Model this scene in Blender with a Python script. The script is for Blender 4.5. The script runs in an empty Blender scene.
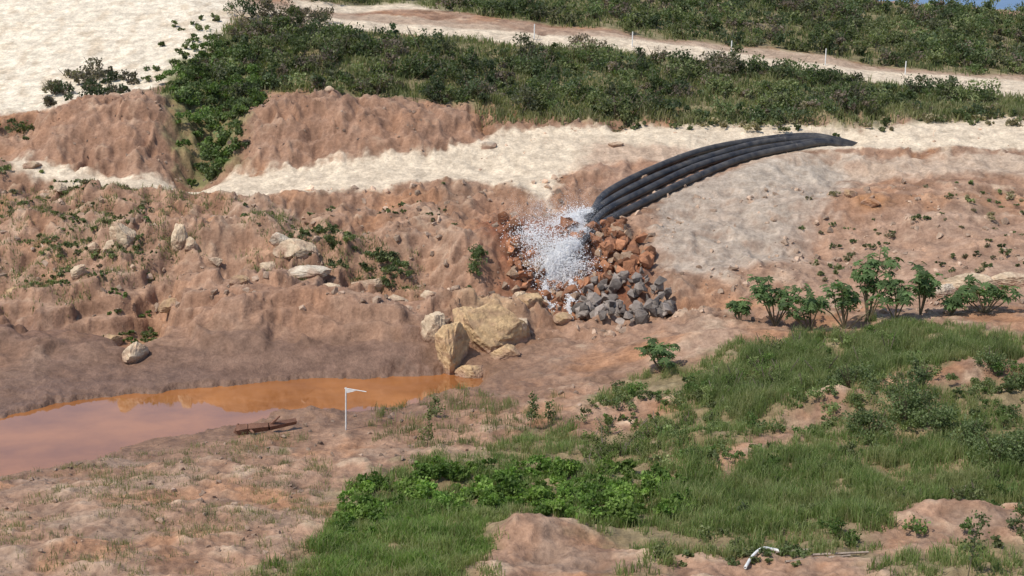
import bpy, bmesh, math, random
import numpy as np
from mathutils import Vector
rng=np.random.default_rng(7); random.seed(7)
F=1600.0; CH=20.0; PITCH=math.atan(308/1600.0); CP,SP=math.cos(PITCH),math.sin(PITCH)
sc=bpy.context.scene
# ---------------------------------------------------------------- noise
def pn(x,y,s=0):
    xi=np.floor(x).astype(np.int64); yi=np.floor(y).astype(np.int64)
    fx=x-xi; fy=y-yi
    u=fx*fx*fx*(fx*(fx*6-15)+10); v=fy*fy*fy*(fy*(fy*6-15)+10)
    def g(ix,iy,dx,dy):
        h=(ix*374761393+iy*668265263+s*974634777)&0xffffffff
        h=((h^(h>>13))*1274126177)&0xffffffff
        h=h^(h>>16)
        a=h*(2*math.pi/4294967296.0)
        return np.cos(a)*dx+np.sin(a)*dy
    a=g(xi,yi,fx,fy); b=g(xi+1,yi,fx-1,fy); c=g(xi,yi+1,fx,fy-1); d=g(xi+1,yi+1,fx-1,fy-1)
    return (a+(b-a)*u)+((c+(d-c)*u)-(a+(b-a)*u))*v
def fbm(x,y,o=4,s=0,gain=.5):
    r=0;a=1
    for i in range(o):
        r=r+a*pn(x,y,s+i*17); x=x*2.03+3.1; y=y*2.03-1.7; a*=gain
    return r
def ridged(x,y,o=3,s=0):
    r=0;a=1
    for i in range(o):
        r=r+a*(1-2.2*np.abs(pn(x,y,s+i*31))); x=x*2.1+7; y=y*2.1+3; a*=.5
    return r/1.6
def sstep(a,b,x):
    t=np.clip((x-a)/(b-a),0,1); return t*t*(3-2*t)
# ---------------------------------------------------------------- terrain profiles from image pixel rows and chosen depths, by image column
def dip(py): return (F*SP-(288-py)*CP)/(F*CP+(288-py)*SP)
COLS=np.array([-250,0,200,350,512,620,750,900,1024,1250],float)
KN=[
 [(700,38),(576,46),(520,54),(480,62.4),(425,70.8),(375,78),(310,88),(260,96),(190,108),(160,113),(125,119),(60,134),(0,148),(-40,160),(-90,185)],
 [(700,38),(576,46),(520,54),(476,62.9),(420,71.6),(370,79),(310,88),(260,96),(190,108),(160,113),(125,119),(60,134),(0,148),(-40,160),(-90,185)],
 [(700,38),(576,46),(520,54),(436,69),(388,77.4),(352,83),(292,90),(240,97),(198,107),(172,112),(118,119),(60,132),(0,148),(-20,158),(-60,185)],
 [(700,38),(576,46),(510,56),(412,73),(378,79.3),(350,83),(295,90),(245,97),(190,107),(168,112),(112,119),(60,132),(28,146),(18,151),(-20,180)],
 [(700,38),(576,46),(500,57),(430,68),(385,77),(350,83),(315,89),(255,96),(200,106),(172,111),(125,119),(75,132),(40,145),(31,149),(-10,178)],
 [(700,38),(576,46),(500,57),(430,67),(380,76),(345,82),(322,88),(252,96.5),(198,106),(168,111),(127,119),(78,132),(50,144),(38,149),(-10,180)],
 [(700,38),(576,46),(500,56),(430,65),(370,74),(335,80.5),(310,88),(250,97),(190,106),(160,112),(128,119),(85,132),(66,143),(53,149),(-6,185)],
 [(700,38),(576,46),(500,55.5),(430,64),(370,72.5),(330,79),(305,86),(250,96),(190,106),(160,112),(127,119),(95,130),(82,141),(70,147),(2,188)],
 [(700,38),(576,46),(500,55),(430,63),(370,71),(325,78),(300,85),(250,95),(190,106),(160,112),(125,119),(104,128),(96,138),(84,146),(13,190)],
 [(700,38),(576,46),(500,55),(430,63),(370,71),(325,78),(300,85),(250,95),(190,106),(160,112),(125,119),(110,128),(100,138),(90,146),(22,190)]]
KPY=np.array([[k[0] for k in c] for c in KN],float); KD=np.array([[k[1] for k in c] for c in KN],float)
KZ=CH-dip(KPY)*KD
def colinterp(T,c): return np.array([np.interp(c,COLS,T[:,i]) for i in range(T.shape[1])])
def site(px,py):
    t=(px-512)/(F*CP+(288-py)*SP); c=512+t*F*CP
    p=colinterp(KPY,c); d=colinterp(KD,c)
    dd=float(np.interp(-py,-p,d)); return t*dd,dd
def ray(px,py,d):
    t=(px-512)/(F*CP+(288-py)*SP); return np.array([t*d,d,CH-dip(py)*d])
# grid
T=np.concatenate([-np.geomspace(1.6,.43,22)[:-1],np.arange(-.425,.4251,.00105),np.geomspace(.43,1.6,22)[1:]])
D=np.concatenate([np.linspace(6,37.5,40),np.geomspace(38,200,800),np.geomspace(203,7000,60)])
H=np.zeros((len(D),len(T)))
for j,t in enumerate(T):
    c=512+t*F*CP; d=colinterp(KD,c); z=colinterp(KZ,c)
    dk=np.concatenate([[6,18],d,[d[-1]+30,d[-1]+90,700,7000]]); zk=np.concatenate([[17.6,11.5],z,[z[-1]-3,z[-1]-14,-10,-10]])
    H[:,j]=np.interp(D,dk,zk)
for _ in range(3):
    K=np.array([1,2,3,4,5,4,3,2,1.]);K/=K.sum()
    P=np.pad(H,((4,4),(0,0)),mode='edge'); H2=sum(K[i]*P[i:i+H.shape[0]] for i in range(9)); H[45:-70]=H2[45:-70]
    P=np.pad(H,((0,0),(4,4)),mode='edge'); H2=sum(K[i]*P[:,i:i+H.shape[1]] for i in range(9)); H[:,30:-30]=H2[:,30:-30]
X=D[:,None]*T[None,:]; Y=np.repeat(D[:,None],len(T),1)
fine=((Y>37)&(Y<260)).astype(float)
def poly(pts): return np.array([site(*p) for p in pts])
def sdist(P,x,y):
    best=np.full(x.shape,1e9); ins=np.zeros(x.shape,bool); n=len(P)
    for i in range(n):
        ax,ay=P[i]; bx,by=P[(i+1)%n]; dx,dy=bx-ax,by-ay
        h=np.clip(((x-ax)*dx+(y-ay)*dy)/(dx*dx+dy*dy+1e-9),0,1)
        best=np.minimum(best,np.hypot(x-ax-h*dx,y-ay-h*dy))
        if ay!=by:
            cr=((ay>y)!=(by>y))&(x<(bx-ax)*(y-ay)/(by-ay)+ax); ins^=cr
    return np.where(ins,best,-best)
n1=fbm(X*.16,Y*.16,4,1); n2=fbm(X*.6,Y*.6,4,50); n3=fbm(X*2.2,Y*2.2,4,90); n4=fbm(X*.35+9,Y*.35,4,140)
wx=X+n4*2.2
rill=ridged(wx*.42,Y*.16+n1,3,200); rill2=ridged(wx*1.3,Y*.45,3,260)
hill=sstep(80,88,Y)*(1-sstep(121,126,Y)); fore=1-sstep(74,84,Y)
BENCH=[(10,160),(120,178),(200,176),(300,170),(380,160),(470,150),(500,135),(560,130),(640,128),(740,122),(860,128),(960,118),(1200,122),(1200,150),(1024,152),(860,150),(740,158),(690,160),(620,162),(565,172),(548,205),(505,188),(440,182),(380,190),(280,196),(200,198),(120,194),(10,174)]
bsd=sdist(poly(BENCH),X,Y)
WS=[(-200,-60),(235,-60),(232,45),(190,75),(140,95),(60,112),(-200,142)]
wsd=sdist(poly(WS),X,Y)
rsd=sdist(poly([(655,195),(760,152),(1200,150),(1200,330),(800,320),(650,265)]),X,Y)
hsd=sdist(poly([(-200,300),(60,290),(180,280),(330,285),(440,300),(470,350),(440,385),(-200,400)]),X,Y)
soft=1-.8*sstep(-1.5,2,hsd+n1*2)
calm=1-.8*np.maximum(np.maximum(sstep(-1.5,1,bsd),sstep(-1,2,wsd)),.75*sstep(-2,2,rsd))
amp=fine*(0.34+1.0*hill)*calm
big=fbm(X*.11+4,Y*.15,2,880)
H+=amp*(n1*.8+n2*.28*soft)+fine*n3*(.07+.04*hill)*calm*soft+fine*hill*calm*big*1.6*(1-sstep(108,114,Y))
H+=fine*hill*calm*(.85*rill*(.6+.4*soft)+.16*rill2*soft-.5)
H+=fine*fore*(.16*ridged(X*.5,Y*.5,3,300)+.14*n2+.06*ridged(X*1.5,Y*1.5,2,320))
BUMPS=[(110,128,5,3.5,1.5),(300,125,5.5,3.5,1.0),(400,130,5,3,.7),(207,140,2.0,6,-1.8),(90,300,5,3,1.2),(320,325,7.0,2.6,1.6),(310,358,7,1.6,.7),
 (230,340,3,2,.8),(50,350,5,3,.9),(150,312,1.2,4,-2.0),(490,325,3,2.2,1.0),(530,548,1.6,1.3,.9),(950,530,2.6,1.3,.8),(830,412,5,1.3,.7),(965,378,4,1.3,.6),
 (545,285,2,3,-1.0),(260,250,5,2,.9),(120,240,4,2,.9),(60,200,4,2,.8),(480,215,3,2.5,.8),(900,210,8,3,.7),(700,345,4,1.2,.5),(1000,250,5,3,.8),(380,300,4,1.5,.6),(700,450,2,1,.4),(170,520,3,1.2,.35),(60,560,3,1,.4),
 (230,275,1.2,3,-.9),(430,270,1.2,4,-.8),(455,400,1.5,1,.3),(20,270,3,2,.9),(400,345,2,1.5,.7),(300,420,2.2,.9,.35)]
for px,py,rx,ry,h in BUMPS:
    bx,by=site(px,py); r2=((X-bx)/rx)**2+((Y-by)/ry)**2
    H+=h*np.exp(-r2)*(1+.15*rill2*hill)
# terraces (stepped mudstone)
ter=sdist(poly([(-150,300),(100,280),(300,262),(470,280),(480,345),(420,358),(180,365),(-150,380)]),X,Y)
tm=sstep(-1,1.5,ter); st=1.1; q=H/st+n4*.5+n1*.8; fq=q-np.floor(q)
H=H+tm*(st*(sstep(.2,.8,fq)-fq))*.9
# pond
PONDPX=[(-220,455),(-60,432),(0,418),(60,403),(100,395),(200,387),(300,378),(400,372),(455,367),(484,371),(480,386),(440,394),(400,410),(350,416),(290,412),(262,424),(200,434),(140,444),(90,463),(0,480),(-60,494),(-220,508)]
PP=poly(PONDPX); sd=sdist(PP,X,Y)+n2*.7
H=np.where((sd>-14)&(sd<0),np.maximum(H,.05+.10*np.minimum(-sd,3)),H)
H=np.where(sd>-.6,np.where(sd>0,-.03-.25*np.clip(sd,0,2),np.minimum(H,.05+1.3*(-sd)+.05)),H)
H=np.where((sd<0)&(Y<92)&(Y>40)&(X<8),np.maximum(H,.05),H)
# pipes -------------------------------------------------------------
PR=.25
pa=[(589,213,2.4),(608,192,1.8),(655,168,1.4),(705,150,1.2),(760,140,1.1),(808,136,1.0),(836,140,.2),(865,148,-3)]
pb=[(578,246,2.0),(602,224,1.7),(642,203,1.3),(692,179,1.1),(745,158,1.0),(796,147,.9),(826,143,.2),(860,151,-3)]
def crom(P,n=14):
    P=np.array(P); P=np.vstack([2*P[0]-P[1],P,2*P[-1]-P[-2]]); o=[]
    for i in range(1,len(P)-2):
        for k in range(n):
            t=k/n; o.append(.5*((2*P[i])+(-P[i-1]+P[i+1])*t+(2*P[i-1]-5*P[i]+4*P[i+1]-P[i+2])*t*t+(-P[i-1]+3*P[i]-3*P[i+1]+P[i+2])*t**3))
    o.append(P[-2]); return np.array(o)
pipes=[]
for k,w in enumerate([0,.34,.62,1.0]):
    pts=[]
    for i,(a,b) in enumerate(zip(pa,pb)):
        px=a[0]*(1-w)+b[0]*w; py=a[1]*(1-w)+b[1]*w; off=a[2]*(1-w)+b[2]*w
        if k==1: py-=[0,0,1,0,2,1,0,0][i]
        if k==2: py+=[0,0,0,-1.5,0,.5,0,0][i]
        if i==0: px+=[3,-2,4,0][k]
        x,d=site(px,py); pts.append(ray(px,py,d-off))
    pipes.append(crom(pts))
allp=np.vstack([p[22:-10:3] for p in pipes])
reg=(X>0)&(X<32)&(Y>90)&(Y<125); idx=np.where(reg)
xs,ys=X[idx],Y[idx]; num=np.zeros(len(xs)); den=np.zeros(len(xs)); mind=np.full(len(xs),1e9)
for p in allp:
    r=np.hypot(xs-p[0],ys-p[1]); w=1/(r**4+.02); num+=w*(p[2]-PR*1.15); den+=w; mind=np.minimum(mind,r)
tz=num/den+n3[idx]*.06; bl=1-sstep(.5,3.0,mind); H[idx]=H[idx]*(1-bl)+tz*bl
di=np.arange(len(D));ti=np.arange(len(T))
def bil(A,x,y):
    x=np.asarray(x,float);y=np.asarray(y,float)
    a=np.interp(y,D,di); b=np.interp(x/y,T,ti)
    a0=np.clip(np.floor(a).astype(int),0,len(D)-2); b0=np.clip(np.floor(b).astype(int),0,len(T)-2); fa=a-a0; fb=b-b0
    return (A[a0,b0]*(1-fa)*(1-fb)+A[a0+1,b0]*fa*(1-fb)+A[a0,b0+1]*(1-fa)*fb+A[a0+1,b0+1]*fa*fb)
def hgt(x,y): return bil(H,x,y)
# ---------------------------------------------------------------- soil colour
def C(*a): return np.array(a)
col=np.zeros(X.shape+(3,)); 
def lay(c,m): 
    global col
    col=col*(1-m[...,None])+np.array(c)*m[...,None]
n5=fbm(X*.9+31,Y*.5,4,610); n6=fbm(X*.22+50,Y*.22,4,620)
col[:]=C(.375,.235,.16)
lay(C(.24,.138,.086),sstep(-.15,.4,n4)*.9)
lay(C(.51,.39,.28),sstep(.15,.6,n2+.3*n1)*.7)
lay(C(.43,.315,.235),sstep(0,.5,n1)*.5)
lay(C(.41,.21,.11),sstep(.02,.45,n6)*.6)
lay(C(.19,.115,.08),sstep(.15,.5,n5)*.65)
def zone(pts,c,w=.8,na=1.2,s=1.0):
    m=sstep(-w,w,sdist(poly(pts),X,Y)+n2*na+n3*na*.5)*s; lay(c,m); return m
PALE=C(.66,.56,.43)
zone([(-200,250),(470,225),(470,300),(-200,330)],C(.42,.29,.21),2,2,.25)
zone([(180,288),(440,285),(455,345),(300,355),(190,350)],C(.34,.205,.14),2,1,.6)
zone([(480,200),(650,250),(640,300),(470,290)],C(.28,.145,.09),2,1.5,.65)
zone([(20,168),(60,100),(180,90),(200,168)],C(.33,.205,.145),1,1,.5); zone([(220,170),(240,100),(470,100),(480,150)],C(.33,.205,.145),1,1,.5)
zone(WS,C(.76,.68,.55),.8,1.2)
lay(C(.58,.47,.34),sstep(-1,1,wsd)*sstep(.0,.5,n5+n1*.4)*.6)
zone(BENCH,PALE,.5,.9)
zone([(740,158),(1200,156),(1200,185),(900,175),(800,185),(740,200)],C(.50,.40,.31),1,1.2,.8)
zone([(655,195),(760,165),(850,160),(835,200),(800,260),(720,285),(650,265)],C(.43,.38,.32),1,1.2,.75)
zone([(800,225),(1200,215),(1200,320),(800,300)],C(.39,.265,.195),2,1.5,.6)
zone([(480,232),(520,225),(560,240),(650,255),(640,320),(560,320),(500,290)],C(.22,.085,.045),1,1.2,.9)
zone([(590,140),(560,215),(620,200),(660,165),(700,150)],C(.36,.23,.165),1,1,.6)
um=zone([(225,-12),(245,0),(330,13),(400,17),(480,25),(540,33),(600,33),(650,41),(720,45),(800,54),(860,65),(950,75),(1030,80),(1200,90),(1200,106),(1030,100),(950,91),(860,82),(800,72),(720,63),(650,58),(600,48),(540,49),(480,41),(400,33),(330,30),(230,16)],PALE*1.0,.6,.8)
zone([(245,-2),(330,11),(480,23),(600,31),(720,43),(860,63),(1030,78),(1200,88),(1200,92),(1030,83),(860,69),(720,50),(600,38),(480,29),(330,18),(245,5)],C(.36,.25,.18),.5,.7,.75)
zone([(285,0),(400,3),(560,8),(560,14),(400,11),(300,9)],PALE,.8,.6)
BR=[(150,108),(240,100),(260,92),(350,100),(450,108),(520,121),(640,125),(700,123),(850,127),(1000,118),(1200,118),(1200,112),(1030,105),(950,96),(860,88),(800,79),(720,70),(650,65),(600,56),(540,57),(480,49),(400,41),(330,37),(240,26),(190,72)]
BR2=[(560,27),(600,29),(650,39),(720,44),(800,53),(860,63),(950,74),(1030,78),(1200,87),(1200,30),(1000,15),(880,3),(750,-6),(600,-10),(420,-20),(240,-35),(240,-5),(330,4),(400,6),(480,17)]
BRo=BR[:11]+[(1200,108),(1030,101),(950,92),(860,83),(800,73),(720,64),(650,59),(600,49),(540,50),(480,42),(400,34),(330,31),(240,20),(190,70)]
for B in (BRo,BR2): zone(B,C(.20,.19,.10),.8,1.2,.8)
zone([(170,60),(250,60),(240,165),(180,165),(165,120)],C(.18,.19,.08),.8,1,.9)
lay(C(.16,.17,.09),sstep(185,200,Y))
# damp mud
dm=sstep(-7,-.3,sd+n2*1.5)*(Y<92); lay(C(.235,.14,.09),dm*.85*(Y>60))
zone([(-200,345),(0,345),(180,352),(430,352),(440,376),(200,390),(0,422),(-200,450)],C(.19,.118,.086),.8,1.2,.75)
zone([(-100,330),(20,320),(140,330),(180,345),(60,352),(-100,350)],C(.17,.10,.075),.8,1.2,.6)
lay(C(.39,.285,.215),sstep(0,.5,n4)*(Y<66)*.6)
lay(C(.52,.38,.23),sstep(.1,1.2,1-np.hypot(X-site(490,330)[0],(Y-site(490,330)[1]))/3.5)*.8)
lay(C(.46,.23,.10),sstep(.0,1.0,1.2-np.hypot(X-site(868,212)[0],(Y-site(868,212)[1]))/1.6)*.8)
GR=[(230,600),(330,545),(350,492),(420,466),(500,452),(560,432),(600,402),(640,378),(700,368),(760,335),(850,322),(1024,338),(1250,345),(1250,700),(230,700)]
BARE=[[(700,480),(760,437),(830,405),(900,388),(980,365),(1200,348),(1200,370),(1000,388),(900,400),(850,416),(780,456),(730,485)],
 [(480,560),(510,528),(545,520),(580,548),(640,552),(640,576),(560,600),(480,600)],[(860,545),(900,515),(960,505),(1060,515),(1060,545),(960,555),(870,568)],
 [(660,562),(860,562),(900,600),(640,600)],[(560,420),(640,400),(690,405),(630,435),(560,442)],[(720,352),(800,340),(900,326),(800,318),(700,335)]]
def baref(x,y):
    r=np.full(x.shape,-9.)
    for b in BARE: r=np.maximum(r,sdist(poly(b),x,y))
    return r
bare=sstep(-.5,.7,baref(X,Y)+n2*1.0)
gm=sstep(-1,1,sdist(poly(GR),X,Y)+n2*1.6+n4*1.0)*(1-bare)
lay(C(.22,.19,.10),gm*.75)
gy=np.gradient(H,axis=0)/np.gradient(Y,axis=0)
lay(C(.27,.15,.095),np.clip((np.abs(gy)-.45)*.9,0,.5)*hill*(1-um)*(1-sstep(-1,1,bsd)))  # steep hillside faces darkened: browner soil, with shade painted into the colour
col*=(1+.14*n3+.14*n2)[...,None]; col=np.clip(col,.02,.8)
wet=np.clip(dm,0,1)*fine
def newmesh(name,V,Fc,colv,mat,n=3,smooth=False,wet=None,parent=None):
    me=bpy.data.meshes.new(name); V=np.asarray(V,np.float32); Fc=np.asarray(Fc,np.int32)
    me.vertices.add(len(V)); me.vertices.foreach_set('co',V.ravel())
    me.loops.add(Fc.size); me.loops.foreach_set('vertex_index',Fc.ravel())
    me.polygons.add(len(Fc)); me.polygons.foreach_set('loop_start',np.arange(0,Fc.size,n,dtype=np.int32))
    try: me.polygons.foreach_set('loop_total',np.full(len(Fc),n,np.int32))
    except Exception: pass
    me.polygons.foreach_set('use_smooth',np.full(len(Fc),smooth))
    if colv is not None:
        a=me.color_attributes.new('Col','FLOAT_COLOR','POINT'); c=np.ones((len(V),4),np.float32); c[:,:3]=colv
        if wet is not None: c[:,3]=wet
        a.data.foreach_set('color',c.ravel())
    me.update(calc_edges=True)
    o=bpy.data.objects.new(name,me); sc.collection.objects.link(o); me.materials.append(mat)
    if parent: o.parent=parent
    return o
# ---------------------------------------------------------------- materials
def mat(name):
    m=bpy.data.materials.new(name); m.use_nodes=True; nt=m.node_tree; b=nt.nodes['Principled BSDF']; return m,nt,b
def nz(nt,scale,detail=6,rough=.6):
    tc=nt.nodes.new('ShaderNodeTexCoord'); n=nt.nodes.new('ShaderNodeTexNoise'); n.inputs['Scale'].default_value=scale; n.inputs['Detail'].default_value=detail; n.inputs['Roughness'].default_value=rough
    nt.links.new(tc.outputs['Object'],n.inputs['Vector']); return n
def ramp(nt,src,a,b,c0=(0,0,0,1),c1=(1,1,1,1)):
    r=nt.nodes.new('ShaderNodeValToRGB'); e=r.color_ramp.elements; e[0].position=a;e[1].position=b;e[0].color=c0;e[1].color=c1; nt.links.new(src,r.inputs[0]); return r
def attr(nt):
    a=nt.nodes.new('ShaderNodeAttribute'); a.attribute_name='Col'; return a
def mul(nt,a,b,typ='MULTIPLY',f=1):
    m=nt.nodes.new('ShaderNodeMix'); m.data_type='RGBA'; m.blend_type=typ; m.inputs[0].default_value=f; nt.links.new(a,m.inputs[6]); nt.links.new(b,m.inputs[7]); return m
def soil(name,s1=1.1,s2=5,bump=.10,contrast=(.68,1.25)):
    m,nt,b=mat(name); a=attr(nt)
    n=nz(nt,s1,6,.65); r=ramp(nt,n.outputs[0],.3,.7,(contrast[0],contrast[0]*.96,contrast[0]*.93,1),(contrast[1],contrast[1]*.99,contrast[1]*.97,1))
    x=mul(nt,a.outputs['Color'],r.outputs[0]); n2_=nz(nt,s2,5,.7); r2=ramp(nt,n2_.outputs[0],.35,.65,(.8,.78,.76,1),(1.15,1.15,1.15,1))
    x2=mul(nt,x.outputs[2],r2.outputs[0]); nt.links.new(x2.outputs[2],b.inputs['Base Color'])
    bp=nt.nodes.new('ShaderNodeBump'); bp.inputs['Distance'].default_value=bump; bp.inputs['Strength'].default_value=.8; nt.links.new(n2_.outputs[0],bp.inputs['Height'])
    bp2=nt.nodes.new('ShaderNodeBump'); bp2.inputs['Distance'].default_value=bump*2; bp2.inputs['Strength'].default_value=.5; nt.links.new(n.outputs[0],bp2.inputs['Height']); nt.links.new(bp.outputs[0],bp2.inputs['Normal'])
    nt.links.new(bp2.outputs[0],b.inputs['Normal'])
    return m,nt,b,a
mg,nt,b,a=soil('soil_material')
mr=nt.nodes.new('ShaderNodeMapRange'); mr.inputs[3].default_value=.95; mr.inputs[4].default_value=.45
nt.links.new(a.outputs['Alpha'],mr.inputs[0]); nt.links.new(mr.outputs[0],b.inputs['Roughness']); b.inputs['Specular IOR Level'].default_value=.25
nr,nc=H.shape; I=np.arange(nr*nc).reshape(nr,nc)
Q=np.stack([I[:-1,:-1],I[:-1,1:],I[1:,1:],I[1:,:-1]],-1).reshape(-1,4)
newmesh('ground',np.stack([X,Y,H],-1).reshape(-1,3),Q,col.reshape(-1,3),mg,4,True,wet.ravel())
mrk,nt,b,a=soil('rock_material',1.6,6,.08,(.66,1.25)); b.inputs['Roughness'].default_value=.85
def leafmat(name,tr=.35):
    m,nt,b=mat(name); a=attr(nt); b.inputs['Roughness'].default_value=.6; b.inputs['Specular IOR Level'].default_value=.25
    nt.links.new(a.outputs['Color'],b.inputs['Base Color']); t=nt.nodes.new('ShaderNodeBsdfTranslucent'); 
    g=nt.nodes.new('ShaderNodeMix'); g.data_type='RGBA'; g.blend_type='MULTIPLY'; g.inputs[0].default_value=1; g.inputs[7].default_value=(1.3,1.5,.6,1); nt.links.new(a.outputs['Color'],g.inputs[6]); nt.links.new(g.outputs[2],t.inputs[0])
    mx=nt.nodes.new('ShaderNodeMixShader'); mx.inputs[0].default_value=tr; nt.links.new(b.outputs[0],mx.inputs[1]); nt.links.new(t.outputs[0],mx.inputs[2]); nt.links.new(mx.outputs[0],nt.nodes['Material Output'].inputs[0]); return m
ml=leafmat('foliage_material'); mgs=leafmat('grass_material',.4)
mw,nt,b=mat('muddy_water'); n=nz(nt,.25,4); r=ramp(nt,n.outputs[0],.35,.65,(.28,.105,.032,1),(.42,.165,.05,1)); nt.links.new(r.outputs[0],b.inputs['Base Color']); b.inputs['Roughness'].default_value=.025; b.inputs['IOR'].default_value=1.5
n=nz(nt,1.5,2); bp=nt.nodes.new('ShaderNodeBump'); bp.inputs['Distance'].default_value=.004; bp.inputs['Strength'].default_value=.1; nt.links.new(n.outputs[0],bp.inputs['Height']); nt.links.new(bp.outputs[0],b.inputs['Normal'])
me=bpy.data.meshes.new('pond_water'); me.from_pydata([(-60,52,0),(5,52,0),(5,88,0),(-60,88,0)],[],[(0,1,2,3)]); o=bpy.data.objects.new('pond_water',me); sc.collection.objects.link(o); me.materials.append(mw)
# ---------------------------------------------------------------- rocks
def hull(seed,n=16):
    r=np.random.default_rng(seed); bm=bmesh.new(); P=r.normal(size=(n,3)); P/=np.linalg.norm(P,axis=1)[:,None]; P*=r.uniform(.75,1.1,(n,1))
    for p in P: bm.verts.new(p)
    res=bmesh.ops.convex_hull(bm,input=bm.verts[:]); 
    bmesh.ops.delete(bm,geom=[v for v in bm.verts if not v.link_faces],context='VERTS')
    bmesh.ops.triangulate(bm,faces=bm.faces[:]); bm.verts.index_update()
    V=np.array([v.co[:] for v in bm.verts]); Fc=np.array([[v.index for v in f.verts] for f in bm.faces]); bm.free(); return V,Fc
HU=[hull(i,random.choice([10,12,16])) for i in range(14)]; HB=[hull(100+i,30) for i in range(8)]
def rot(r):
    q=r.normal(size=4); q/=np.linalg.norm(q); w,x,y,z=q
    return np.array([[1-2*(y*y+z*z),2*(x*y-z*w),2*(x*z+y*w)],[2*(x*y+z*w),1-2*(x*x+z*z),2*(y*z-x*w)],[2*(x*z-y*w),2*(y*z+x*w),1-2*(x*x+y*y)]])
def rocks(name,pos,size,cols,tem=HU,flat=(.6,1)):
    VV=[];FF=[];CC=[];o=0
    for p,s,c in zip(pos,size,cols):
        V,Fc=tem[rng.integers(len(tem))]; V=(V*rng.uniform(flat[0],flat[1],3))@rot(rng).T*s+p
        VV.append(V);FF.append(Fc+o);CC.append(np.repeat(np.array(c)[None],len(V),0)*rng.uniform(.85,1.15));o+=len(V)
    return newmesh(name,np.vstack(VV),np.vstack(FF),np.vstack(CC),mrk)
def inpoly(pts,n):
    P=poly(pts); lo,hi=P.min(0),P.max(0); out=[]
    while sum(map(len,out))<n:
        q=rng.uniform(lo,hi,(n*3,2)); out.append(q[sdist(P,q[:,0],q[:,1])>0])
    return np.vstack(out)[:n]
q=inpoly([(582,288),(610,278),(650,290),(674,312),(668,326),(620,334),(590,327),(578,308)],150)
s=rng.uniform(.25,.62,150); z=hgt(q[:,0],q[:,1])+s*.3+rng.uniform(0,.5,150)
rocks('rock_pile',np.c_[q,z],s,[C(.24,.205,.18)*rng.uniform(.5,1.4) for _ in s])
q=inpoly([(500,235),(540,255),(585,235),(625,228),(655,262),(640,285),(590,295),(560,328),(520,305)],330)
s=rng.uniform(.2,.66,330); z=hgt(q[:,0],q[:,1])+s*.3+rng.uniform(0,.3,330)
rocks('rock_pile',np.c_[q,z],s,[C(.36,.165,.085)*rng.uniform(.5,1.4) if rng.random()<.8 else C(.36,.25,.17) for _ in s])
bm=bmesh.new(); bmesh.ops.create_icosphere(bm,subdivisions=5,radius=1); bm.verts.index_update(); IV=np.array([v.co[:] for v in bm.verts]); IF=np.array([[v.index for v in f.verts] for f in bm.faces]); bm.free()
def nrm_(v): return v/np.linalg.norm(v)
def outcrop(px,py,rx,ry,rz,c,name='boulder'):
    s=int(rng.integers(0,9999)); V=IV.copy(); r=np.random.default_rng(s)
    x,y,z=V.T*1.3; V=V*(1+.35*(pn(x+z*.6,y-z*.8,s)+pn(y*1.1+3,z*1.1+x*.4,s+1)))[:,None]
    for _ in range(22):   # cleavage planes make flat broken faces
        nn=nrm_(r.normal(size=3)*[1,1,.8]); k=V@nn-r.uniform(.55,.88); V=V-np.where(k>0,k*.97,0)[:,None]*nn
    x,y,z=V.T*3; V=V*(1+.12*np.abs(pn(x*1.3+y,z*1.3,s+2))+.05*pn(x+z*2,y-z*1.4,s+3)+.06*pn(x*2.7+z*2,y*2.7-z*3,s+4))[:,None]
    bx,by=site(px,py); a=r.uniform(-.4,.4); ca,sa=math.cos(a),math.sin(a); V=V*[rx,ry,rz]*1.15; V=V@np.array([[ca,sa,0],[-sa,ca,0],[0,0,1]])
    hz=float(hgt(bx,by)); V+= [bx,by+ry*.4,hz+rz*.25]
    st=sstep(-.1,.4,pn(V[:,0]*1.2,V[:,2]*2.5,s+8)+.5*pn(V[:,0]*4,V[:,2]*6,s+9))[:,None]; cc=np.array(c)*(1-st*.55)+C(.36,.22,.145)*st*.55
    lo=sstep(.0,.5,V[:,2]-hgt(V[:,0],V[:,1])+.2*pn(V[:,0]*2,V[:,1]*2,s))[:,None]; cc=cc*lo+C(.34,.215,.15)*(1-lo)
    return newmesh(name,V,IF,cc,mrk,3,False)
CR=C(.60,.48,.34); OC=C(.54,.38,.21); WHT=C(.62,.55,.44)
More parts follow.
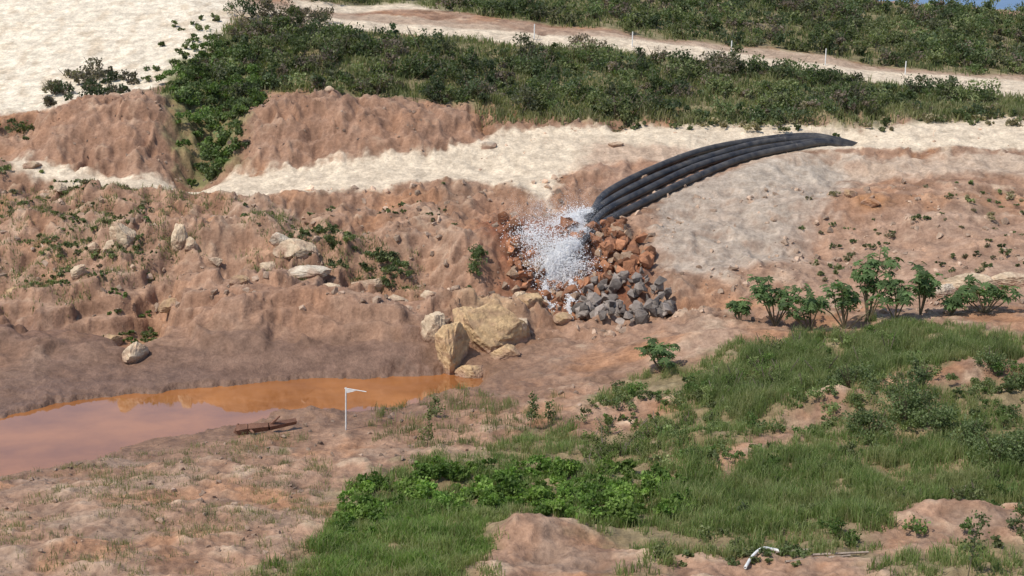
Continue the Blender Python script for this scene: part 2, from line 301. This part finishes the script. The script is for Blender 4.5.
for a in [(450,364,.9,1.3,1.9,OC),(434,352,.8,1.0,1.3,CR),(490,350,1.7,1.6,1.6,OC),(514,345,1.1,1.2,1.1,CR),(472,370,.9,.7,.5,OC),(468,345,1.0,1.2,1.5,OC),(528,325,.9,.9,.75,OC),(540,312,.8,.7,.5,CR),(520,303,.6,.5,.45,CR),(505,360,.9,.8,.5,OC),
 (123,266,.9,.7,.8,CR),(112,270,.5,.5,.4,CR),(181,260,.6,.5,1.1,CR),(190,262,.4,.4,.5,CR),(294,268,1.5,.8,.75,CR),(280,262,.7,.6,.6,WHT),(270,272,.6,.5,.35,CR),(310,284,1.4,.7,.4,WHT),(330,290,.7,.5,.35,CR),(80,296,.55,.5,.7,CR),(93,268,.4,.4,.4,CR),(370,278,1.0,.6,.55,CR),(392,292,.8,.5,.4,CR),(405,300,.5,.5,.3,CR),(134,366,.6,1.0,.75,CR),(110,330,.6,.6,.4,OC),(170,310,.7,.6,.4,OC),
 (60,200,.5,.5,.35,CR),(30,172,.6,.5,.35,CR),(762,118,1.2,.8,.6,WHT),(640,184,.7,.5,.3,CR),(615,148,.5,.5,.3,CR),(490,150,.7,.5,.4,WHT),(330,106,.5,.4,.4,CR),(975,292,1.9,1.0,.6,CR),(1010,288,1.2,.8,.5,CR),(945,296,.9,.7,.4,WHT),(870,216,.8,.6,.45,C(.46,.24,.12)),(850,213,.4,.4,.35,OC),(215,266,.5,.5,.35,CR),(430,315,.6,.5,.3,CR),(560,330,.6,.5,.4,OC),(240,310,.6,.5,.3,OC),(20,300,.7,.5,.4,OC)]: outcrop(*a)
# loose stones
q=inpoly([(-200,300),(-200,180),(200,200),(560,180),(700,190),(1200,190),(1200,320),(700,330),(560,345),(420,345)],5500)
k=fbm(q[:,0]*.3,q[:,1]*.3,3,777)>-.05; q=q[k]; s=.05+.36*rng.random(len(q))**4.5; base=bil(col[...,0],q[:,0],q[:,1])
rocks('scattered_stones',np.c_[q,hgt(q[:,0],q[:,1])+s*.1],s,[C(1.15,.84,.62)*bb*rng.uniform(.7,1.3) for bb in base])
q=np.vstack([inpoly([(-100,576),(-100,490),(200,440),(480,395),(620,380),(560,440),(340,490),(300,576)],1100),inpoly([(40,168),(430,160),(430,105),(60,105)],900),inpoly([(480,120),(1100,115),(1100,150),(480,170)],400)]); s=.03+.2*rng.random(len(q))**7; base=bil(col[...,0],q[:,0],q[:,1])
rocks('scattered_stones',np.c_[q,hgt(q[:,0],q[:,1])+s*.05],s,[C(1.05,.75,.56)*bb*rng.uniform(.7,1.1) for bb in base])
# ---------------------------------------------------------------- foliage
def nrm(v): return v/np.maximum(np.linalg.norm(v,axis=-1,keepdims=True),1e-9)
def leaves(P,L,c,up=0.3,ratio=.32):
    n=len(P); a=nrm(rng.normal(size=(n,3))+np.array([0,0,-.1])); b=nrm(np.cross(a,rng.normal(size=(n,3))+np.array([0,0,up])))
    L=L[:,None]; V=np.stack([P-a*L/2,P+b*L*ratio,P+a*L/2-[0,0,.0],P-b*L*ratio],1)
    V[:,2,2]-=L[:,0]*.12
    Fi=np.arange(n)[:,None]*4; Fc=np.concatenate([Fi+[0,1,2],Fi+[0,2,3]],0)
    return V.reshape(-1,3),Fc,np.repeat(c,4,0)
def shrubpts(x,y,z,R,Hh,n,k=None):
    k=k or rng.integers(5,10); ang=rng.uniform(0,2*math.pi,k); rr=R*.7*np.sqrt(rng.random(k)); cz=Hh*rng.uniform(.2,.85,k)*(1-.35*(rr/R)**2)
    cen=np.c_[x+rr*np.cos(ang),y+rr*np.sin(ang),z+cz]; br=rng.uniform(.22,.48,k)*min(R,Hh*.9); w=rng.integers(0,k,n)
    d=nrm(rng.normal(size=(n,3))); P=cen[w]+d*(br[w]*rng.random(n)**.4*rng.choice([1,1,1,1.35],n))[:,None]*[1,1,.8]
    P[:,2]=np.maximum(P[:,2],z+.02); tone=rng.uniform(.75,1.3,k)[w]; return P,tone
class Acc:
    def __init__(s): s.V=[];s.F=[];s.C=[];s.o=0
    def add(s,V,Fc,c): s.V.append(V);s.F.append(Fc+s.o);s.C.append(c);s.o+=len(V)
    def make(s,name,m): return newmesh(name,np.vstack(s.V),np.vstack(s.F),np.clip(np.vstack(s.C),.005,.6),m)
def stem(acc,a,b,r0,r1,c):
    a=np.array(a,float);b=np.array(b,float);d=b-a;d/=np.linalg.norm(d)+1e-9; u=np.cross(d,[.3,.9,.1]);u/=np.linalg.norm(u);v=np.cross(d,u)
    V=[];n=5
    for p,r in((a,r0),(b,r1)):
        for i in range(n):
            t=2*math.pi*i/n; V.append(p+r*(u*math.cos(t)+v*math.sin(t)))
    Fc=[]
    for i in range(n): j=(i+1)%n; Fc+=[[i,j,n+j],[i,n+j,n+i]]
    acc.add(np.array(V),np.array(Fc),np.repeat(np.array(c)[None],2*n,0))
G1=C(.105,.135,.058); G2=C(.155,.175,.08); G3=C(.08,.105,.055); DRY=C(.27,.23,.15); TW=C(.19,.15,.12)
def thicket(name,pts,n,Rr,Hr,leafn,Lr,cols,thr=-.25,seed=0,twig=0):
    q=inpoly(pts,n); k=fbm(q[:,0]*.18,q[:,1]*.18,3,seed)>thr; q=q[k]; z=hgt(q[:,0],q[:,1]); A=Acc()
    reg=fbm(q[:,0]*.08,q[:,1]*.08,2,seed+5)
    for (x,y),zz,rg in zip(q,z,reg):
        sc_=.4+.6*rng.random()**1.5; R=rng.uniform(*Rr)*sc_; h=rng.uniform(*Hr)*sc_; m=int(leafn*sc_*sc_)+40
        P,t=shrubpts(x,y,zz,R,h,m); base=cols[rng.integers(len(cols))]*rng.uniform(.7,1.3)*(1+.5*rg)
        c=base[None]*t[:,None]*rng.uniform(.7,1.3,(m,1)); V,Fc,cc=leaves(P,rng.uniform(*Lr,m),c); A.add(V,Fc,cc)
        if twig:
            for i in range(twig): a=rng.uniform(0,6.28); stem(A,(x,y,zz-.1),(x+R*.7*math.cos(a),y+R*.7*math.sin(a),zz+h*rng.uniform(.5,1.05)),.04,.015,TW*rng.uniform(.7,1.5))
    return A.make(name,ml)
cols=[G1,G1,G3,G2,C(.12,.125,.075),C(.09,.115,.06),G2*1.1,TW]
thicket('shrub_thicket',BR,850,(.9,2.4),(.8,2.8),350,(.15,.30),cols,-.15,11,2)
thicket('shrub_thicket',BR2,1000,(1.0,2.6),(.9,3.0),230,(.2,.36),cols,-.3,12,1)
thicket('shrub_thicket',[(165,75),(215,40),(250,60),(262,95),(235,165),(190,165),(180,120)],120,(.9,1.9),(.9,2.0),420,(.14,.3),[G1,G1*1.3,C(.11,.16,.05),C(.13,.19,.06)],-.9,13)
thicket('shrub_thicket',[(230,40),(240,12),(320,18),(330,40),(270,48)],24,(1.2,2.4),(1.4,3.0),420,(.15,.3),[G3,TW,C(.14,.12,.09)],-.9,24,5)
thicket('low_bushes',[(40,112),(60,80),(110,75),(150,90),(130,105)],26,(.8,1.5),(.8,1.8),300,(.14,.28),[G3,C(.15,.13,.10)],-.9,14,5)
thicket('low_bushes',[(-80,180),(-80,110),(40,125),(20,150),(10,180)],34,(.6,1.4),(.6,1.4),300,(.12,.25),[G1,G2],-.6,15)
thicket('low_bushes',[(140,90),(150,30),(215,20),(235,50),(180,80)],36,(.3,1.1),(.3,1.0),200,(.12,.25),[G1,G2,C(.13,.17,.06)],-.2,25,2)
thicket('low_bushes',[(290,262),(330,240),(370,252),(425,275),(400,282),(330,270)],40,(.5,1.3),(.4,1.0),260,(.1,.2),[G1,G2],-.9,16)
thicket('low_bushes',[(462,294),(470,275),(485,275),(484,296)],6,(.5,.9),(.8,1.7),320,(.1,.2),[G1],-2,17)
thicket('low_bushes',[(0,220),(0,165),(150,195),(200,230),(150,280),(90,305),(0,300)],380,(.2,.9),(.15,.45),150,(.08,.18),[G2,G1,G2*1.2,DRY*.8],-.12,18)
thicket('low_bushes',[(200,215),(450,190),(460,260),(210,290)],110,(.2,.6),(.15,.4),120,(.08,.18),[G2,G1,DRY*.8],-.05,29)
thicket('low_bushes',[(95,335),(110,300),(160,300),(150,335)],24,(.3,.9),(.2,.5),200,(.08,.18),[G2,C(.15,.2,.07)],-2,28)
thicket('low_bushes',[(570,118),(1150,112),(1150,124),(850,132),(570,130)],160,(.4,1.2),(.3,1.0),200,(.12,.24),[G2,G1,DRY],-.6,19)
thicket('low_bushes',[(800,200),(1100,180),(1100,300),(800,290)],150,(.2,.7),(.15,.5),120,(.08,.18),[G1,G2,DRY],-.15,20)
LW=[C(.13,.21,.045),C(.11,.18,.04),C(.17,.25,.06)]
thicket('leafy_weeds',[(335,550),(345,498),(420,478),(520,470),(600,478),(690,480),(695,522),(640,540),(560,530),(520,522),(420,530)],260,(.4,.9),(.4,1.0),420,(.09,.19),LW,-.4,21)
thicket('leafy_weeds',[(640,568),(720,540),(800,548),(800,572)],30,(.3,.6),(.3,.6),260,(.07,.13),[G1,G2],-.6,22)
thicket('leafy_weeds',[(570,430),(610,390),(700,380),(800,350),(1050,350),(1050,570),(700,570),(700,490)],460,(.3,1.0),(.3,.9),280,(.06,.14),[G1*1.1,G2,G2*1.2,C(.11,.17,.05),C(.16,.2,.08)],-.08,23)
thicket('feathery_shrubs',[(700,400),(720,372),(790,350),(880,342),(900,365),(840,392),(740,425)],55,(.5,1.3),(.7,1.5),560,(.05,.10),[C(.16,.23,.065),C(.14,.20,.06),C(.21,.25,.10)],-.6,33,3)
thicket('feathery_shrubs',[(560,470),(590,430),(650,415),(700,430),(690,470)],26,(.4,1.0),(.4,1.1),480,(.05,.10),[C(.15,.20,.06),C(.19,.23,.08)],-.6,34,3)
thicket('feathery_shrubs',[(880,520),(900,480),(1040,440),(1060,500),(960,510)],26,(.4,1.0),(.4,1.1),480,(.05,.10),[C(.15,.20,.06),C(.18,.23,.08),C(.12,.16,.05)],-.6,35,3)
for px,py,R,h in [(850,405,1.1,1.3),(905,425,1.7,2.0),(935,440,1.2,1.5),(990,382,.8,.9),(870,440,1.3,1.2),(1000,470,1.5,1.6),(970,455,1.1,1.2),(1020,395,.7,.9),(920,400,.7,1.2)]:
    x,y=site(px,py); z=float(hgt(x,y)); A=Acc(); m=int(800*R*R)+300; P,t=shrubpts(x,y,z,R,h,m,12)
    c=(G1*1.25)[None]*t[:,None]*rng.uniform(.7,1.3,(m,1)); A.add(*leaves(P,rng.uniform(.07,.15,m),c))
    for i in range(8): stem(A,(x,y,z-.1),(x+rng.uniform(-.6,.6)*R,y+rng.uniform(-.6,.6)*R,z+h*rng.uniform(.7,1.05)),.03,.01,(.16,.13,.09))
    A.make('shrub',ml)
def grass(name,q,hr,wr,cols,lean=.5,m=None):
    n=len(q); z=hgt(q[:,0],q[:,1])-.02; v=.65+.7*sstep(-.5,.5,fbm(q[:,0]*.5,q[:,1]*.5,3,71)); h=rng.uniform(*hr,n)*v; w=rng.uniform(*wr,n)
    a=rng.uniform(0,2*math.pi,n); ld=np.c_[np.cos(a),np.sin(a),np.zeros(n)]; a2=rng.uniform(0,2*math.pi,n); s=np.c_[np.cos(a2),np.sin(a2),np.zeros(n)]*w[:,None]*.5
    B=np.c_[q,z]; le=rng.uniform(.1,1,n)[:,None]*lean*h[:,None]; M=B+ld*le*.3+np.c_[np.zeros((n,2)),h*.6]; Tp=B+ld*le+np.c_[np.zeros((n,2)),h*rng.uniform(.75,1,n)]
    V=np.stack([B-s,B+s,M-s*.8,M+s*.8,Tp],1).reshape(-1,3); f=np.arange(n)[:,None]*5; Fc=np.concatenate([f+[0,1,3],f+[0,3,2],f+[2,3,4]],0)
    pch=fbm(q[:,0]*.45+3,q[:,1]*.45,3,401)[:,None]; k=rng.integers(0,len(cols),n); c=np.array(cols)[k]*rng.uniform(.75,1.25,(n,1))
    t=sstep(-.1,.5,pch); c=c*(1-t*.55)+C(.29,.27,.14)*t*.55; c=c*(1-.25*sstep(0,.5,-pch)); return newmesh(name,V,Fc,np.repeat(c,5,0),m or mgs)
def tufts(pts,n,per,sp,thr,seed,avoid=True,f=.35):
    q=inpoly(pts,n); k=fbm(q[:,0]*f,q[:,1]*f,3,seed)+.5*fbm(q[:,0]*1.1,q[:,1]*1.1,2,seed+3)>thr
    if avoid: k&=(baref(q[:,0],q[:,1])+fbm(q[:,0]*.6,q[:,1]*.6,2,5)*1.5)<.1
    q=q[k]; return (q[:,None,:]+rng.normal(size=(len(q),per,2))*sp).reshape(-1,2)
gc=[C(.19,.26,.085),C(.22,.275,.10),C(.165,.225,.075),C(.28,.28,.14),C(.24,.29,.115)]
grass('meadow_grass',tufts(GR,9500,22,.12,-.2,31),(.15,.5),(.018,.035),gc,.7)
grass('tall_grass',tufts([(690,402),(730,362),(790,345),(900,338),(1100,350),(1100,366),(900,380),(820,400),(740,430)],1500,28,.13,-.25,32),(.35,.9),(.016,.03),[C(.20,.25,.095),C(.25,.27,.13),C(.175,.225,.08)],.5)
grass('meadow_grass',tufts([(300,590),(340,520),(480,515),(520,540),(460,590)],1100,28,.12,-.3,33),(.15,.55),(.018,.03),[C(.18,.28,.07),C(.22,.31,.09),C(.26,.28,.12)],.6)
grass('tall_grass',tufts([(640,540),(690,470),(900,455),(1060,440),(1060,520),(850,545)],2300,26,.13,-.25,34),(.25,.75),(.016,.03),gc,.5)
grass('sparse_grass',tufts([(-80,590),(-80,500),(80,470),(180,445),(300,440),(330,470),(330,590)],1500,12,.14,-.08,35,False,.25),(.1,.32),(.014,.024),[C(.26,.24,.14),C(.20,.21,.10),C(.32,.28,.18)],.8)
grass('sparse_grass',tufts([(370,450),(370,412),(430,395),(480,400),(560,400),(560,440),(440,460)],380,14,.14,-.15,36,False),(.15,.5),(.015,.026),[C(.24,.23,.12),C(.17,.2,.08)],.6)
grass('sparse_grass',tufts([(-80,320),(-80,170),(200,200),(420,240),(420,300),(150,280),(100,320)],2400,10,.2,-.05,37,False,.25),(.12,.4),(.03,.05),[C(.24,.23,.12),C(.16,.19,.08)],.8)
grass('sparse_grass',tufts([(480,126),(1150,118),(1150,108),(700,118),(480,112)],1000,14,.3,-.4,38,False),(.3,.8),(.05,.09),[C(.30,.28,.16),C(.22,.24,.11)],.6)
grass('hillside_grass',tufts(BRo,3500,12,.4,-.3,39,False),(.3,.8),(.06,.11),[C(.26,.25,.13),C(.18,.20,.09),C(.14,.17,.07)],.6)
grass('hillside_grass',tufts(BR2,2500,12,.4,-.3,40,False),(.3,.9),(.08,.13),[C(.24,.24,.12),C(.18,.20,.09),C(.14,.17,.07)],.6)
# castor-like plants with palmate leaves
def castor(px,py,h,spread,nst=5,leafr=.36):
    x,y=site(px,py); z=float(hgt(x,y)); A=Acc()
    for i in range(nst):
        a=rng.uniform(0,6.28); rad=spread*rng.uniform(.1,1); top=np.array([x+rad*math.cos(a),y+rad*.7*math.sin(a),z+h*rng.uniform(.55,1)])
        mid=np.array([x,y,z])*.5+top*.5+rng.normal(size=3)*.08; stem(A,(x,y,z-.1),mid,.05,.035,(.22,.18,.12)); stem(A,mid,top,.035,.02,(.2,.19,.1))
        for j in range(rng.integers(8,14)):
            bb=rng.uniform(0,6.28); u=rng.random()**.6; s0=mid*(1-u)+top*u; e=s0+np.array([math.cos(bb)*.42,math.sin(bb)*.42,rng.uniform(-.05,.3)])*rng.uniform(.6,1.2)
            stem(A,s0,e,.012,.008,(.18,.2,.08)); nrmv=nrm(np.array([math.cos(bb)*.5,math.sin(bb)*.5-.2,1.0])+rng.normal(size=3)*.25); u1=nrm(np.cross(nrmv,[.2,1,.1])); v1=np.cross(nrmv,u1)
            R=leafr*rng.uniform(.7,1.25); c=C(.11,.17,.065)*rng.uniform(.6,1.5); V=[];Fc=[]
            for L in range(7):
                t=bb+(L-3)*.75; dr=u1*math.cos(t)+v1*math.sin(t); pr=-u1*math.sin(t)+v1*math.cos(t); l=R*(1-.08*abs(L-3)); o=len(V)
                V+=[e,e+dr*l*.55+pr*l*.2,e+dr*l-nrmv*l*.25,e+dr*l*.55-pr*l*.2]; Fc+=[[o,o+1,o+2],[o,o+2,o+3]]
            A.add(np.array(V),np.array(Fc),np.repeat(c[None],len(V),0))
    A.make('castor_plant',ml)
for a in [(775,326,2.6,2.2,8),(868,324,3.8,2.0,10),(845,328,2.4,2.2,9),(920,320,2.8,1.6,8),(985,314,1.6,2.2,9),(662,374,1.2,1.5,8,.3),(810,328,1.9,1.9,7),(895,324,2.0,1.5,6),(950,318,1.1,1.4,5),(740,326,1.2,1.0,4)]: castor(*a)
def sapling(px,py,h,w,c=G1):
    x,y=site(px,py); z=float(hgt(x,y)); A=Acc(); top=np.array([x+rng.uniform(-.2,.2)*h,y,z+h]); b0=np.array([x,y,z-.1]); stem(A,b0,top,.022,.008,(.2,.17,.12))
    for i in range(int(9*h)+4):
        uu=rng.uniform(.2,1); aa=rng.uniform(0,6.28); s0=b0*(1-uu)+top*uu; e=s0+np.array([math.cos(aa),math.sin(aa),.6])*w*rng.uniform(.4,1.2)*(1.2-uu*.7); stem(A,s0,e,.008,.004,(.2,.17,.12))
        m=int(rng.integers(6,22)); P=s0+(e-s0)*rng.uniform(.3,1.1,(m,1))+rng.normal(size=(m,3))*.07; A.add(*leaves(P,rng.uniform(.08,.16,m),c[None]*rng.uniform(.7,1.5,(m,1))))
    A.make('sapling',ml)
sapling(530,432,1.7,.35); sapling(427,455,1.6,.4,C(.17,.18,.08)); sapling(967,585,1.9,.45); sapling(437,420,1.0,.3,G2); sapling(917,412,1.8,.5); sapling(548,425,.9,.3)
# ---------------------------------------------------------------- pipes
mp,nt,b=mat('black_hdpe'); n=nz(nt,1.5,6); r=ramp(nt,n.outputs[0],.35,.7,(.022,.022,.026,1),(.10,.09,.08,1)); nt.links.new(r.outputs[0],b.inputs['Base Color']); b.inputs['Roughness'].default_value=.45
def tube(name,path,r,mtl,parent=None,n=20,wall=.05):
    path=np.array(path); tg=np.gradient(path,axis=0); tg=nrm(tg); up=np.array([0,0,1.])
    if abs(tg[0,2])>.95: up=np.array([1.,0,0])
    u=nrm(np.cross(tg,up)); v=np.cross(u,tg); ang=np.arange(n)*2*math.pi/n
    outer=path[:,None]+r*(u[:,None]*np.cos(ang)[None,:,None]+v[:,None]*np.sin(ang)[None,:,None])
    inner=path[:6,None]+(r-wall)*(u[:6,None]*np.cos(ang)[None,:,None]+v[:6,None]*np.sin(ang)[None,:,None])
    allr=np.concatenate([inner[::-1],outer],0); m=len(allr); I=np.arange(m*n).reshape(m,n)
    Fq=np.stack([I[:-1],np.roll(I,-1,1)[:-1],np.roll(I,-1,1)[1:],I[1:]],-1).reshape(-1,4)
    return newmesh(name,allr.reshape(-1,3),Fq,None,mtl,4,True,parent=parent)
for k,p in enumerate(pipes):
    e=bpy.data.objects.new('discharge_pipe',None); sc.collection.objects.link(e); tube('pipe_body',p,PR,mp,e)
    tg=nrm(np.gradient(p,axis=0))
    for i in list(range(9+k*3,len(p)-14,26)): tube('weld_collar',np.array([p[i]-tg[i]*.06,p[i]-tg[i]*.02,p[i]+tg[i]*.02,p[i]+tg[i]*.06]+[p[i]+tg[i]*.065,p[i]+tg[i]*.07]+[p[i]+tg[i]*.075]),PR+.02,mp,e)
# water spray : churning jets + thrown droplets (aerated white water)
ms=bpy.data.materials.new('spray_water'); ms.use_nodes=True; nt=ms.node_tree; nt.nodes.remove(nt.nodes['Principled BSDF'])
n=nz(nt,3,4); r=ramp(nt,n.outputs[0],.3,.6,(.95,.95,.95,1),(.99,.99,.99,1))
df=nt.nodes.new('ShaderNodeBsdfDiffuse'); tl=nt.nodes.new('ShaderNodeBsdfTranslucent')
for q_ in (df,tl): nt.links.new(r.outputs[0],q_.inputs[0])
m1=nt.nodes.new('ShaderNodeMixShader'); m1.inputs[0].default_value=.5; nt.links.new(df.outputs[0],m1.inputs[1]); nt.links.new(tl.outputs[0],m1.inputs[2]); nt.links.new(m1.outputs[0],nt.nodes['Material Output'].inputs[0])
oc=np.array([[1,0,0],[-1,0,0],[0,1,0],[0,-1,0],[0,0,1],[0,0,-1.]]); of=np.array([[0,4,2],[2,4,1],[1,4,3],[3,4,0],[2,5,0],[1,5,2],[3,5,1],[0,5,3]])[:,::-1]
PPs=[];SS=[];A=Acc()
for kk,p in enumerate(pipes):
    o=p[0]; dr=nrm(np.array([-1,-.45,-.10+.10*kk])); v0=[5.6,4.8,4.2,3.6][kk]
    ts=np.linspace(0,.9,30); cpt=o+dr*v0*.9*ts[:,None]; cpt[:,2]-=4.9*ts*ts; na=28; V=[]
    ang=np.arange(na)*2*math.pi/na
    tg=nrm(np.gradient(cpt,axis=0)); u=nrm(np.cross(tg,[0,0,1.])); v=np.cross(u,tg)
    for i in range(30):
        rr_=(PR*.85+ts[i]*.65)*(1+.5*pn(np.cos(ang)*2.2+kk*9,np.sin(ang)*2.2+ts[i]*5,kk+70)+.35*pn(np.cos(ang)*6,np.sin(ang)*6+ts[i]*10,kk+80)); V.append(cpt[i]+u[i]*(rr_*np.cos(ang))[:,None]+v[i]*(rr_*np.sin(ang))[:,None])
    I2=np.arange(30*na).reshape(30,na); Fq=np.stack([I2[:-1],np.roll(I2,-1,1)[:-1],np.roll(I2,-1,1)[1:],I2[1:]],-1).reshape(-1,4)
    A.add(np.vstack(V),np.vstack([Fq[:,[0,1,2]],Fq[:,[0,2,3]]]),np.ones((30*na,3))*.6)
    for (n_,sp,tmax,vm,szr) in ((3500,.6,.95,1.0,(.02,.06)),(5000,1.1,.95,.95,(.012,.04)),(7000,1.9,1.0,.8,(.004,.014))):
        t=rng.random(n_)**.8*tmax; v=dr*v0*vm*rng.uniform(.4,1.2,(n_,1))+rng.normal(size=(n_,3))*sp*[1,.8,1]+np.array([0,0,.4+sp*.6])
        P=o+rng.normal(size=(n_,3))*.13+v*t[:,None]; P[:,2]-=4.9*t*t; PPs.append(P); SS.append(rng.uniform(*szr,n_))
# drifting fine mist up-slope to the left of the outlets
mc=ray(548,222,99.0); n_=16000; P=mc+rng.normal(size=(n_,3))*[1.1,.9,.75]+np.array([0,0,.2]); k=fbm(P[:,0]*.9,P[:,2]*.9+P[:,1]*.5,3,990)>-.1; PPs.append(P[k]); SS.append(rng.uniform(.004,.012,k.sum()))
# rebound where the jets strike the rocks, and white water running down between them
for px,py in ((548,264),(560,270),(535,257),(572,266)):
    x,y=site(px,py); n_=2200; P=np.array([x,y,float(hgt(x,y))+.35])+rng.normal(size=(n_,3))*[.7,.6,.35]; P[:,2]+=np.abs(rng.normal(size=n_))*.35; PPs.append(P); SS.append(rng.uniform(.01,.045,n_))
for pth in (((552,268),(546,284),(556,300),(552,318)),((566,270),(574,286),(568,304))):
    w_=np.array([site(*a) for a in pth]); n_=2600; u_=rng.random(n_)*(len(w_)-1); i_=u_.astype(int); f_=(u_-i_)[:,None]; q=w_[i_]*(1-f_)+w_[i_+1]*f_+rng.normal(size=(n_,2))*.16
    PPs.append(np.c_[q,hgt(q[:,0],q[:,1])+rng.uniform(.25,.6,n_)]); SS.append(rng.uniform(.015,.05,n_))
P=np.vstack(PPs);S=np.concatenate(SS); k=P[:,2]>hgt(P[:,0],P[:,1])-.05; P=P[k];S=S[k]
V=(P[:,None]+oc[None]*S[:,None,None]).reshape(-1,3); Fc=(np.arange(len(P))[:,None,None]*6+of[None]).reshape(-1,3)
A.add(V,Fc,np.ones((len(V),3))*.6); A.make('water_spray',ms)
# ---------------------------------------------------------------- small objects
def simple(name,c,ro=.6):
    m,nt,b=mat(name); n=nz(nt,6,4); r=ramp(nt,n.outputs[0],.3,.7,tuple(x*.75 for x in c)+(1,),tuple(c)+(1,)); nt.links.new(r.outputs[0],b.inputs['Base Color']); b.inputs['Roughness'].default_value=ro; return m
mwhite=simple('white_paint',(.8,.8,.78))
x,y=site(346,437); z=float(hgt(x,y)); e=bpy.data.objects.new('marker_post',None); sc.collection.objects.link(e)
def cyl(name,a,b,r,m,par,n=8):
    a=np.array(a,float);b=np.array(b,float); p=np.linspace(a,b,7); return tube(name,p+np.array([1e-4,0,0])*np.arange(7)[:,None],r,m,par,n,r*.5)
cyl('post',(x,y,z-.2),(x+.04,y,z+1.95),.035,mwhite,e); cyl('arm',(x-.02,y,z+1.92),(x+.95,y-.1,z+1.78),.022,mwhite,e)
me=bpy.data.meshes.new('pennant'); me.from_pydata([(x+.05,y-.03,z+1.9),(x+.5,y-.08,z+1.83),(x+.3,y-.06,z+1.76),(x+.06,y-.03,z+1.70)],[],[(0,1,2,3)]); me.materials.append(mwhite); o=bpy.data.objects.new('pennant',me); sc.collection.objects.link(o); o.parent=e
A=Acc(); x,y=site(238,441); x2,y2=site(296,436); 
pts=[np.array([x,y,hgt(x,y)+.18]),np.array([x+(x2-x)*.2,y,hgt(x,y)+.28]),np.array([x+(x2-x)*.55,y+.1,hgt(x+(x2-x)*.5,y)+.25]),np.array([x2,y2,hgt(x2,y2)+.35])]
rr=[.3,.24,.19,.15,.1]; WD=C(.20,.10,.065)
for i in range(3): stem(A,pts[i],pts[i+1],rr[i],rr[i+1],WD)
stem(A,pts[0]+[-.1,0,-.1],pts[0]+[.05,0,.32],.12,.05,WD); stem(A,pts[2],pts[2]+[.5,.1,.45],.09,.04,WD); stem(A,pts[1],pts[1]+[.3,-.4,-.1],.1,.04,WD)
A.make('fallen_log',mrk)
def grd(px,py,dz=0): x,y=site(px,py); return np.array([x,y,float(hgt(x,y))+dz])
tube('plastic_hose',crom([grd(745,572,.06),grd(752,566,.1),grd(762,562,.12),grd(773,561,.12),grd(784,563,.1)],6),.05,mwhite,None,10,.02)
A=Acc()
for a,b in(((775,562),(812,558)),((812,564),(868,560)),((785,568),(850,563))): stem(A,grd(*a,.06),grd(*b,.08),.05,.04,(.40,.33,.27))
A.make('driftwood_debris',mrk)
for px,py,h in((534,38,1.4),(632,47,1.4),(731,54,1.2),(825,66,1.5),(905,74,1.2)):
    g=grd(px,py); cyl('survey_stake',g-[0,0,.2],g+[.05,0,h],.05,mwhite,None)
# distant hills, aerial haze painted in as a blue base colour
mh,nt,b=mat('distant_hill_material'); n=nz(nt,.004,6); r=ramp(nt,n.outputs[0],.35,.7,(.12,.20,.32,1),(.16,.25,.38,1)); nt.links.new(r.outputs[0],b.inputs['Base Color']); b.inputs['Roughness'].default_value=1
tt=np.linspace(-1.2,1.2,400); rows=[]
for dd,base in((900,-12),(1300,5),(1500,22),(4200,75),(5200,-15)):
    xx=tt*dd; rows.append(np.c_[xx,np.full(400,dd),base+(8 if base>0 else 0)*fbm(xx*.0015,xx*0+dd*.001,4,5)])
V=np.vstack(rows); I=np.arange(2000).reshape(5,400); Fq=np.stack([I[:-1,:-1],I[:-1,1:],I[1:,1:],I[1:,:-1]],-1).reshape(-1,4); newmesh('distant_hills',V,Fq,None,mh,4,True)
# ---------------------------------------------------------------- light / camera
EL=math.radians(56); AZ=math.atan2(-.8,-.6)
w=bpy.data.worlds.new('World'); sc.world=w; w.use_nodes=True; nt=w.node_tree; bg=nt.nodes['Background']; sky=nt.nodes.new('ShaderNodeTexSky'); sky.sky_type='NISHITA'; sky.sun_disc=False; sky.sun_elevation=EL; sky.sun_rotation=AZ%(2*math.pi); nt.links.new(sky.outputs[0],bg.inputs[0]); bg.inputs[1].default_value=.15
L=bpy.data.lights.new('sun','SUN'); L.energy=3.7; L.angle=math.radians(.6); L.color=(1,.94,.84); lo=bpy.data.objects.new('sun',L); sc.collection.objects.link(lo)
sd_=Vector((math.sin(AZ)*math.cos(EL),math.cos(AZ)*math.cos(EL),math.sin(EL))); lo.rotation_euler=sd_.to_track_quat('Z','Y').to_euler()
cam=bpy.data.cameras.new('camera'); cam.sensor_width=36; cam.lens=36*F/1024; cam.clip_end=12000; cam.clip_start=.5; co=bpy.data.objects.new('camera',cam); sc.collection.objects.link(co); co.location=(0,0,CH); co.rotation_euler=(math.pi/2-PITCH,0,0); sc.camera=co
sc.view_settings.view_transform='Standard'; sc.view_settings.look='None'; sc.view_settings.exposure=0
